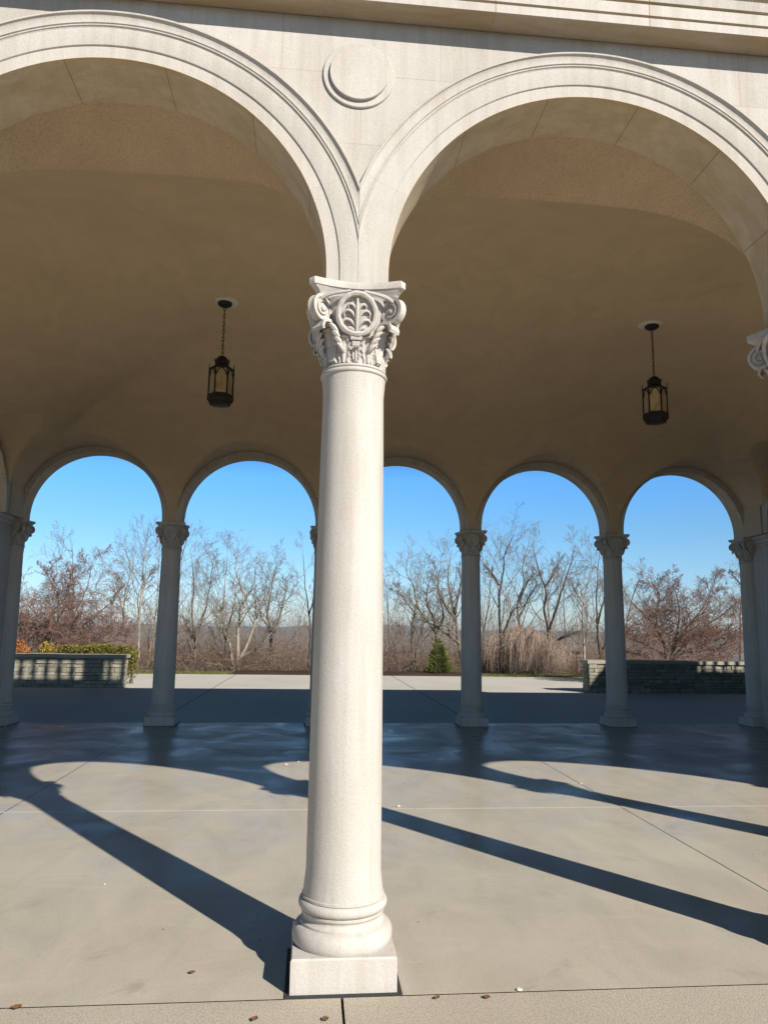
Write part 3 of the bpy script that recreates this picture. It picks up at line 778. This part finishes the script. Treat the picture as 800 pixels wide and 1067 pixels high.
T = [
 ([[(144,702),(145,670),(147,625),(150,590),(152,556)], [(147,625),(152,608),(160,592)]], 30.2, 'tall pale slender bare tree just right of the golden hedge end', .065, 'bark_pale'),
 ([[(131,700),(129,660),(130,620),(136,596),(139,578)], [(130,650),(124,620),(116,595)]], 32, 'thin crooked pale tree behind the right end of the hedge', .05, 'bark_pale'),
 ([[(153,702),(157,675),(162,650),(166,600),(166,570)]], 31, 'pale leaning sapling against the left edge of a slim back column', .045, 'bark_pale'),
 ([[(76,700),(76,640),(75,600),(73,563)]], 35, 'tall thin tree rising behind the reddish tree at left', .055, 'bark_mid'),
 ([[(203,701),(203,672),(199,640),(201,610),(198,575)], [(203,676),(208,655),(215,632),(220,605),(224,582)], [(203,676),(199,662),(194,650)]], 30, 'grey tree forking low into a wide V near the grass edge', .07, 'bark_mid'),
 ([[(234,701),(235,665),(232,635),(234,600),(236,580)], [(235,660),(243,635),(246,610)]], 30.6, 'straight slim pale tree between two larger forked trees', .055, 'bark_pale'),
 ([[(248,702),(248,665),(250,640),(254,622),(248,605),(245,590),(250,574)], [(244,700),(240,675),(235,662),(226,640),(228,612)], [(249,690),(262,660),(270,635),(283,610),(288,592)], [(250,685),(263,678),(276,668),(288,652)]], 29.8, 'sinuous pale trunk with dark twin stem, biggest tree left of front column', .085, 'bark_pale'),
 ([[(285,701),(284,662),(279,640),(283,612),(288,585)], [(282,700),(281,660),(272,640),(268,618)], [(285,660),(295,630),(300,605)]], 30.4, 'twin trunked tree with a rounded twiggy crown before the front column', .075, 'bark_mid'),
 ([[(321,701),(323,672),(322,640),(318,612),(316,577)], [(322,640),(328,620),(330,590)]], 30.2, 'dark slender tree partly hidden by the left edge of the front column', .055, 'bark_dark'),
 ([[(181,700),(184,650),(182,610),(192,575),(197,560)]], 33, 'tall tree behind slim column at left, twigs spreading right of its capital', .06, 'bark_mid'),
 ([[(432,702),(430,680),(430,650),(434,630),(431,610),(424,598),(423,586)], [(429,696),(420,670),(415,650)], [(433,640),(420,622),(413,612)], [(432,690),(438,660),(441,645)]], 30.2, 'crooked several-stemmed tree right of the front column', .06, 'bark_mid'),
 ([[(453,700),(454,670),(452,645),(445,630),(446,612),(455,590)], [(454,660),(462,640),(456,612),(460,588)], [(454,660),(440,640),(425,622)]], 30.6, 'forked tree rising directly behind the small evergreen', .07, 'bark_mid'),
 ([[(483,700),(478,670),(474,640),(470,622),(468,600),(473,572)], [(474,640),(478,615),(484,590)], [(480,672),(465,660),(450,650),(436,645)], [(474,645),(460,625),(455,600)]], 30, 'largest crowned tree with thick pale limbs left of slim column', .095, 'bark_mid'),
 ([[(521,700),(521,660),(520,620),(524,595),(525,578),(534,558)], [(524,662),(532,640),(540,630)], [(520,610),(512,598),(506,590)]], 31, 'tall upright tree above the left of the weeping tree', .08, 'bark_dark'),
 ([[(541,700),(541,660),(538,630),(544,610),(543,590),(549,565)], [(540,628),(550,605),(560,597)], [(540,645),(550,625),(560,608)]], 31.4, 'tall tree curving right above the middle of the weeping tree', .07, 'bark_mid'),
 ([[(572,702),(571,660),(566,635),(567,615),(560,595),(555,570)], [(572,656),(580,632),(586,612),(594,592),(602,565)], [(567,612),(576,600),(585,580)], [(572,677),(582,666),(595,660),(605,657)]], 30.4, 'dark tree with a tall Y fork above right of the weeping tree', .085, 'bark_dark'),
 ([[(608,704),(609,680),(609,662),(607,645),(609,625),(614,605),(622,585)], [(609,630),(600,618),(594,606)]], 29.4, 'pale smooth trunk just left of the right wall end', .065, 'bark_pale'),
 ([[(628,702),(622,670),(620,640),(618,615),(620,575)], [(622,650),(630,620),(634,590)], [(624,690),(632,665),(636,650)]], 31, 'dark tangled tree behind the sunlit end of right wall', .075, 'bark_dark'),
 ([[(772,700),(770,660),(769,630),(773,612),(772,590)], [(772,610),(766,602),(761,596)]], 27.5, 'lone thin dark tree at far right beside corner column', .04, 'bark_dark'),
 ([[(588,702),(589,660),(588,630),(590,590)]], 36, 'thin grey tree behind the Y forked dark tree', .05, 'bark_mid'),
 ([[(408,702),(405,670),(404,630),(400,600)]], 36, 'distant grey tree showing at the right edge of front column', .05, 'bark_mid'),
 ([[(268,702),(266,660),(267,625),(265,588)]], 37, 'thin grey tree behind the sinuous pale trunk', .05, 'bark_mid'),
 ([[(505,702),(503,665),(508,635),(512,600),(516,580)]], 35, 'grey tree right of slim column with an arching low limb', .055, 'bark_mid'),
 ([[(648,702),(650,660),(655,625),(662,600)]], 31, 'grey tree half hidden by the column before the right wall', .055, 'bark_mid'),
]
for i, (st, Y, lab, r0, bk) in enumerate(T): tree(st, Y, lab, r0, M[bk], 100 + i)

# flowering-type trees behind the two low walls: low, wide, dense reddish twigs
CRAB = [(18, .50, 54, .28, .03, .08), (11, .52, 54, .30, .02, .1), (9, .52, 52, .3, .0, .1)]
def buds(root, rnd, n, mat): pass
tree([[(48,690),(40,672),(28,650),(18,625),(14,600)], [(50,690),(60,668),(78,640),(92,612),(97,580)], [(34,690),(22,668),(8,650),(-12,630)], [(52,684),(72,662),(100,640),(122,622)], [(48,686),(58,655),(60,625),(44,592)], [(40,680),(60,670),(90,660),(128,655)], [(50,684),(48,650),(70,620),(72,592)], [(50,688),(84,676),(112,668),(134,664)], [(36,686),(22,660),(10,628)]], 24.0,
     'wide reddish twiggy tree above the hedge and left wall', .055, M['bark_mid'], 31, CRAB, M['twig_red'], name='ornamental_tree', group='reddish trees behind the low walls')
tree([[(694,690),(690,668),(680,650),(664,632),(652,615)], [(698,690),(704,660),(708,635),(702,606)], [(694,684),(672,672),(655,664),(640,655)], [(700,688),(720,676),(745,668),(764,655),(786,645)], [(698,684),(715,655),(732,632),(745,604)], [(700,686),(726,660),(755,640),(775,625)], [(696,684),(684,650),(688,622),(680,606)], [(716,680),(740,684),(757,672),(758,660)]], 23.6,
     'wide reddish twiggy tree with gnarled low limbs above right wall', .06, M['bark_mid'], 37, CRAB, M['twig_red'], name='ornamental_tree', group='reddish trees behind the low walls')

# weeping tree: arched limbs with hanging shoots
def weeping():
    rnd = random.Random(12); b = at(556, 705, 28.6); b.z = 0
    root = empty('weeping_tree', b, 'mound of drooping pinkish brown shoots, a leafless weeping tree on the verge', 'tree')
    tm = MB(); tm.tube([(0,0,-.1), (.03,0,.5), (-.02,.02,1.0), (.02,0,1.45)], [.09,.075,.06,.05], 8)
    cm = MB()
    def env(x, y): 
        f = 1.78 - (.42*((x + .45)/1.3)**2 if x < -.45 else .26*((x + .45)/1.3)**2); return max(.5, f*(1 - .28*(y/1.2)**2))
    for k in range(64):                      # arched limbs, each with its own fan of hanging shoots
        a = rnd.uniform(0, 2*PI); rr = math.sqrt(rnd.uniform(.04, 1.)); tx, ty = -.1 + rr*1.75*math.cos(a), rr*1.15*math.sin(a); tz = env(tx, ty)*rnd.uniform(.58, 1.06); pts = []
        for i in range(11):
            u = i/10; w_ = .06*math.sin(u*7 + k); pts.append(Vector((tx*u - w_*math.sin(a), ty*u + w_*math.cos(a), .9 + (tz + .12 - .9)*math.sin(min(1, u*1.35)*PI/2) - .30*max(0, u - .70)**1.2)))
        tm.tube(pts, [.022 - .017*i/10 for i in range(11)], 5)
        for s_ in range(rnd.randint(14, 34)):
            u = .35 + .65*rnd.random(); i = min(9, int(u*10)); p = pts[i].lerp(pts[i+1], u*10 - i); b2 = a + rnd.gauss(0, .9); sh = rnd.uniform(.05, .38); hang = p.z*rnd.uniform(.25, .96); q = []
            ph1, ph2 = rnd.uniform(0, 6), rnd.uniform(0, 6)
            for j in range(8):
                v = j/7; o_ = sh*math.sin(v*PI/2)**.9
                q.append((p.x + o_*math.cos(b2)*1.1 + .02*math.sin(v*6 + ph1), p.y + o_*math.sin(b2) + .02*math.sin(v*5 + ph2), max(.01, p.z + .07*math.sin(v*PI*.9) - hang*v**1.7)))
            cm.tube(q, [.0062 - .0040*j/7 for j in range(8)], 3, cap=False)
            for t2 in range(2):
                j = rnd.randrange(2, 6); pp = Vector(q[j]); L2 = rnd.uniform(.12, .4)
                e = [(pp.x + rnd.uniform(-.06, .06)*v, pp.y + rnd.uniform(-.06, .06)*v, max(.01, pp.z - L2*v)) for v in (0, .35, .7, 1)]
                cm.tube(e, [.004, .0035, .003, .002], 3, cap=False)
    tm.build('trunk', M['bark_mid'], root, smooth=True, fix=False)
    cm.build('crown', bark('weeping_shoots', (.34,.25,.20), (.55,.43,.36)), root, smooth=True, fix=False)
weeping()

# small evergreen
def evergreen():
    rnd = random.Random(3); b = at(457, 703, 28.1); b.z = .05
    root = empty('evergreen_shrub', b, 'small cone shaped green evergreen standing in the dark mulch bed', 'evergreen')
    m = MB(); m.tube([(0,0,-.05), (0,0,1.2)], [.03, .008], 6); m.build('trunk', M['bark_dark'], root, fix=False)
    m = MB(); H = 1.36
    for k in range(3600):
        u = 1 - math.sqrt(rnd.random())*.99; z = .03 + H*u*.96; a = rnd.uniform(0, 2*PI)
        R = (.50*(1 - u)**.85 + .02)*(1 + .16*math.sin(a*3 + z*9) + rnd.uniform(-.12, .16)); r1 = R*rnd.uniform(.35, 1.0)
        p = Vector((r1*math.cos(a), r1*math.sin(a), z)); d = Vector((math.cos(a), math.sin(a), rnd.uniform(-.1, .9))).normalized(); L = rnd.uniform(.05, .11); w = d.cross(Vector((rnd.uniform(-1,1), rnd.uniform(-1,1), rnd.uniform(-1,1)))).normalized()*rnd.uniform(.009, .018)
        m.add([p - w, p + w, p + d*L + w*.4, p + d*L*1.2, p + d*L - w*.4], [(0,1,2,3,4)])
    m.build('foliage', leafy('evergreen_leaf', (.06,.085,.022), (.22,.25,.06), 5), root, fix=False)
evergreen()
def hedge(name, x0, x1, y0, y1, h, n, mat, label, cat, seed, base=(0,0)):
    rnd = random.Random(seed); root = empty(name, ((x0+x1)/2, (y0+y1)/2, 0), label, cat); cx, cy = (x0+x1)/2, (y0+y1)/2
    m = MB()
    for k in range(14):
        x = rnd.uniform(x0, x1) - cx; m.tube(wander(rnd, (x, rnd.uniform(-.2,.2), -.03), (0,0,1), h*.8, 5, .2), [.016, .013, .01, .008, .006, .004], 5)
    m.build('stems', M['bark_dark'], root, fix=False)
    m = MB()
    for k in range(n):
        x = rnd.uniform(x0, x1); y = rnd.uniform(y0, y1); hh = h*(1 + .05*math.sin(x*2.3) + .04*math.sin(x*5.1 + 1)); z = hh*(rnd.random()**.45)
        e = min(1, (min(x - x0, x1 - x)/.3)); z *= .75 + .25*e
        p = Vector((x - cx, y - cy, z)); d = Vector((rnd.uniform(-1,1), rnd.uniform(-1,1), rnd.uniform(-.2,1))).normalized(); L = rnd.uniform(.03, .06)
        w = d.cross(Vector((rnd.uniform(-1,1), rnd.uniform(-1,1), rnd.uniform(-1,1)))).normalized()*L*.4
        m.add([p - d*L*.3, p + w, p + d*L, p - w], [(0,1,2,3)])
    m.build('foliage', mat, root, fix=False)
hedge('golden_hedge', -7.2, -5.0, 22.2, 23.0, 1.11, 9000, leafy('golden_leaf', (.085,.08,.02), (.25,.22,.05), 3), 'clipped golden green hedge behind the left low wall', 'hedge', 4)
hedge('orange_shrub', -8.6, -8.0, 22.3, 22.9, 1.2, 1500, leafy('orange_leaf', (.30,.10,.03), (.50,.22,.07), 3), 'small rusty orange shrub beside the left corner column', 'shrub', 6)
hedge('golden_shrub', -7.75, -7.35, 22.4, 23.0, 1.22, 1200, leafy('olive_leaf', (.20,.14,.03), (.42,.30,.07), 3), 'loose ochre shrub between the orange shrub and the golden hedge', 'shrub', 7)

# undergrowth and far wood: masses nobody could count
def thicket():
    rnd = random.Random(21); m = MB()
    for k in range(5200):
        y = 29.2 + 7*rnd.random()**1.3; x = rnd.uniform(-.36, .53)*y + rnd.uniform(-.4, .4); z = ground_z(x, y) - .05
        h = rnd.uniform(.35, 1.5)*(1.25 if rnd.random() < .15 else .9) + .10*(y - 29); d = Vector((rnd.uniform(-.8,.8), rnd.uniform(-.5,.5), 1)); nn = 4
        q = wander(rnd, (x, y, z), d, h, nn, .22, -.02); r0 = rnd.uniform(.006, .013)
        m.tube(q, [r0*(1 - .7*i/nn) for i in range(nn+1)], 3, cap=False)
        for s_ in range(4):
            i = rnd.randrange(1, nn); e = wander(rnd, q[i], (rnd.uniform(-1,1), rnd.uniform(-1,1), rnd.uniform(-.1,1)), h*rnd.uniform(.25,.6), 3, .25)
            m.tube(e, [r0*.6, r0*.5, r0*.4, r0*.25], 3, cap=False)
    for k in range(3200):                    # brush farther down the slope
        y = 36 + 34*rnd.random(); x = rnd.uniform(-.37, .55)*y; z = ground_z(x, y) - .05; h = max(.6, (1.6 - y*rnd.uniform(.004, .05)) - z)
        q = wander(rnd, (x, y, z), (rnd.uniform(-.4,.4), rnd.uniform(-.3,.3), 1), h, 5, .2); r0 = rnd.uniform(.010, .022)
        m.tube(q, [r0*(1 - .75*i/5) for i in range(6)], 3, cap=False)
        for s_ in range(5):
            i = rnd.randrange(2, 6); e = wander(rnd, q[i], (rnd.uniform(-1,1), rnd.uniform(-1,1), rnd.uniform(0,1.2)), h*rnd.uniform(.15,.4), 3, .25)
            m.tube(e, [r0*.5, r0*.4, r0*.3, r0*.2], 3, cap=False)
    tag(m.build('undergrowth', bark('undergrowth_twigs', (.20,.145,.11), (.36,.275,.22)), smooth=True, fix=False), 'tangle of leafless brown brush along the far side of the terrace', 'undergrowth', kind='stuff')
    m = MB(); 
    for k in range(330):
        y = 40 + 75*rnd.random(); x = rnd.uniform(-.40, .58)*y; z = ground_z(x, y) - .2; top = 1.6 + y*(.002 + .06*rnd.random()**2.2); h = max(4, top - z)
        q = wander(rnd, (x, y, z), (rnd.uniform(-.2,.2), rnd.uniform(-.1,.1), 1), h, 7, .13); r0 = .02 + .006*h
        m.tube(q, [r0*(1 - .88*i/7) for i in range(8)], 5, cap=False)
        branch_out(rnd, m, q, r0*.6, .01, 0, [(11, .30, 38, .15, .06, .35), (6, .45, 42, .2, .03, .15)])
    tag(m.build('woodland', bark('far_twigs', (.19,.155,.13), (.31,.26,.22)), smooth=True, fix=False), 'far leafless wood falling away down the hillside', 'woodland', kind='stuff')
thicket()

# far shelter and post seen between trunks
b = at(601, 686, 75); zb = ground_z(b.x, 75)
root = empty('park_shelter', (b.x, 75, zb), 'small white roofed shelter far off between tree trunks at right', 'shelter')
tz = b.z + .35 - zb
m = MB(); m.add([(-.75,-.5,tz-.28),(.75,-.5,tz-.28),(.75,.5,tz-.28),(-.75,.5,tz-.28),(-.55,0,tz+.06),(.55,0,tz+.06)], [(0,1,5,4),(2,3,4,5),(0,4,3),(1,2,5),(3,2,1,0)]); m.build('roof', M['white_plate'], root)
for sx in (-.6, .6):
    for sy in (-.35, .35):
        m = MB(); m.box((sx-.06, sy-.06, -.3), (sx+.06, sy+.06, tz-.285)); m.build('post', M['bark_dark'], root)
b = at(601, 703, 30.8); z0 = ground_z(b.x, 30.8)
root = empty('wooden_post', (b.x, 30.8, z0), 'dark wooden post with a flared top in the brush left of the pale trunk', 'post')
m = MB(); m.box((-.035, -.035, -.1), (.035, .035, .95)); m.build('post', M['bark_dark'], root)
m = MB(); m.strip([[(-.04,-.04,.95),(.04,-.04,.95),(.04,.04,.95),(-.04,.04,.95)], [(-.14,-.09,1.08),(.14,-.09,1.08),(.14,.09,1.08),(-.14,.09,1.08)], [(-.14,-.09,1.12),(.14,-.09,1.12),(.14,.09,1.12),(-.14,.09,1.12)]], closed=True); m.build('cap', M['bark_dark'], root)

# dry leaves and paper scraps on the floor
def gpt(px, py):
    d = CF + CR*((px - 400)/F) - CU*((py - 533.5)/F); return EYE + d*(-1.6/d.z)
M['dry'] = plain('dry_leaf', (.20,.10,.045), .8); M['paper'] = plain('white_scrap', (.75,.73,.68), .8)
def dry_leaf(px, py, s, rz, label):
    p = gpt(px, py); m = MB(); n = 8; vs = []
    for i in range(n + 1):
        u = i/n; w = s*.42*math.sin(PI*u)**.8*(1 + .15*math.sin(u*19)); x = s*(u - .5); z = .004 + s*.16*(u - .5)**2*4*.5
        vs += [(x, -w, z + s*.16), (x, 0, z), (x, w, z + s*.13)]
    m.add(vs, [(3*i+j, 3*i+j+1, 3*i+j+4, 3*i+j+3) for i in range(n) for j in range(2)])
    o = m.build('dry_leaf', M['dry'], None, (p.x, p.y, .002), rotz=rz, fix=False); md = o.modifiers.new('thick', 'SOLIDIFY'); md.thickness = .001
    tag(o, label, 'dry leaf', 'dry leaves on the pavement')
dry_leaf(17, 1052, .045, .3, 'curled brown leaf on the walkway at the bottom left corner')
dry_leaf(265, 1064, .036, 1.2, 'brown leaf on the walkway left of the slab joint')
dry_leaf(339, 1064, .034, 2.2, 'brown leaf on the walkway close to the slab joint')
dry_leaf(455, 1041.5, .03, .8, 'dark leaf on the walkway right of the front plinth, nearer one')
dry_leaf(507, 1041, .032, 2.6, 'dark leaf on the walkway right of the front plinth, farther one')
dry_leaf(200, 1015, .032, .1, 'small dark leaf on the concrete floor left of the column shadow')
def scrap(px, py, s, label):
    p = gpt(px, py); rnd = random.Random(px); m = MB(); n = 7
    a = [(s*rnd.uniform(.7,1.1)*math.cos(2*PI*i/n), s*.7*rnd.uniform(.7,1.1)*math.sin(2*PI*i/n), .001 + rnd.random()*s*.25) for i in range(n)]
    m.strip([a, [(x*.8, y*.8, z + s*.35) for x, y, z in a]], closed=True)
    tag(m.build('pale_chip', M['paper'], None, (p.x, p.y, 0), rotz=px), label, 'chip', 'pale chips on the floor')
scrap(298, 797, .030, 'larger white chip in the sunlit patch left of front column'); scrap(311, 794, .018, 'smaller white chip in the sunlit patch left of front column')
scrap(415, 840.5, .020, 'white chip on the filled floor joint right of front column'); scrap(605, 817, .020, 'white chip on the dark diagonal joint by a capital shadow')
scrap(541, 1032, .017, 'flat pale chip at the walkway edge, right of front plinth'); scrap(110, 881, .012, 'tiny white speck left of the long column shadow, farther one'); scrap(109, 922, .012, 'tiny white speck left of the long column shadow, nearer one')
scrap(460, 752, .016, 'white speck in the shaded floor by a back column')

# ------------------------------------------------------------------ air
HAZE = 2.3e-4
m = MB(); m.box((-3600, -180, -90), (3600, 4000, 22))
hz = m.build('haze', None); tag(hz, 'thin blue air over the far valley', 'haze', kind='stuff')
hm = bpy.data.materials.new('haze_air'); hm.use_nodes = True; nt = hm.node_tree; nt.nodes.clear()
ou = nt.nodes.new('ShaderNodeOutputMaterial'); pv = nt.nodes.new('ShaderNodeVolumePrincipled'); pv.inputs['Density'].default_value = HAZE
pv.inputs['Color'].default_value = (.80,.88,1,1); pv.inputs['Anisotropy'].default_value = .2; nt.links.new(pv.outputs[0], ou.inputs['Volume'])
hz.data.materials.clear(); hz.data.materials.append(hm)

# ------------------------------------------------------------------ light
L = Vector((DX, DY, -1)).normalized(); el = math.asin(-L.z); az = math.atan2(-L.x, -L.y)
sl = bpy.data.lights.new('sun', 'SUN'); so = bpy.data.objects.new('sun', sl); COL.objects.link(so)
sl.energy = 5.0; sl.angle = R_(.53); sl.color = (1, .94, .85); so.rotation_euler = L.to_track_quat('-Z', 'Y').to_euler(); so.location = (10, -14, 16)
# hand-shaped sky: boosted low down, greyed and dimmed overhead to cut shadow fill
SKY = [(0, (1.6,1.9,2.8)), (.07, (1.45,1.85,2.4)), (.13, (1.5,2.0,2.4)), (.2, (1.5,2.3,3.0)), (.28, (.62,.60,.55)), (.6, (.27,.235,.20))]
w = bpy.data.worlds.new('World'); sc.world = w; w.use_nodes = True; nt = w.node_tree; bg = nt.nodes['Background']
sky = nt.nodes.new('ShaderNodeTexSky'); sky.sky_type = 'NISHITA'; sky.sun_disc = False; sky.sun_elevation = el; sky.sun_rotation = az
sky.altitude = 200; sky.air_density = 1.0; sky.dust_density = .4; sky.ozone_density = 2.2
hs = nt.nodes.new('ShaderNodeHueSaturation'); hs.inputs['Saturation'].default_value = 1.25; nt.links.new(sky.outputs[0], hs.inputs['Color'])
tcw = nt.nodes.new('ShaderNodeTexCoord'); sx_ = nt.nodes.new('ShaderNodeSeparateXYZ'); nt.links.new(tcw.outputs['Generated'], sx_.inputs[0])
cr_ = nt.nodes.new('ShaderNodeValToRGB'); nt.links.new(sx_.outputs[2], cr_.inputs[0]); E_ = cr_.color_ramp.elements
for k_ in range(4): E_.new(.5)
for e_, (p_, c_) in zip(E_, SKY): e_.position = p_; e_.color = (*[v/3 for v in c_], 1)
mm = nt.nodes.new('ShaderNodeMix'); mm.data_type = 'RGBA'; mm.blend_type = 'MULTIPLY'; mm.inputs[0].default_value = 1
nt.links.new(hs.outputs[0], mm.inputs[6]); nt.links.new(cr_.outputs[0], mm.inputs[7]); nt.links.new(mm.outputs[2], bg.inputs[0]); bg.inputs[1].default_value = .15
vs_ = sc.view_settings; vs_.view_transform = 'Standard'; vs_.look = 'None'; vs_.exposure = .30; vs_.gamma = 1
sc.cycles.use_denoising = True
try: sc.cycles.denoiser = 'OPENIMAGEDENOISE'
except Exception: pass
sc.cycles.max_bounces = 8; sc.cycles.diffuse_bounces = 1; sc.cycles.glossy_bounces = 3; sc.cycles.volume_bounces = 0; sc.cycles.transparent_max_bounces = 8
sc.cycles.caustics_reflective = False; sc.cycles.caustics_refractive = False; sc.cycles.sample_clamp_indirect = 6
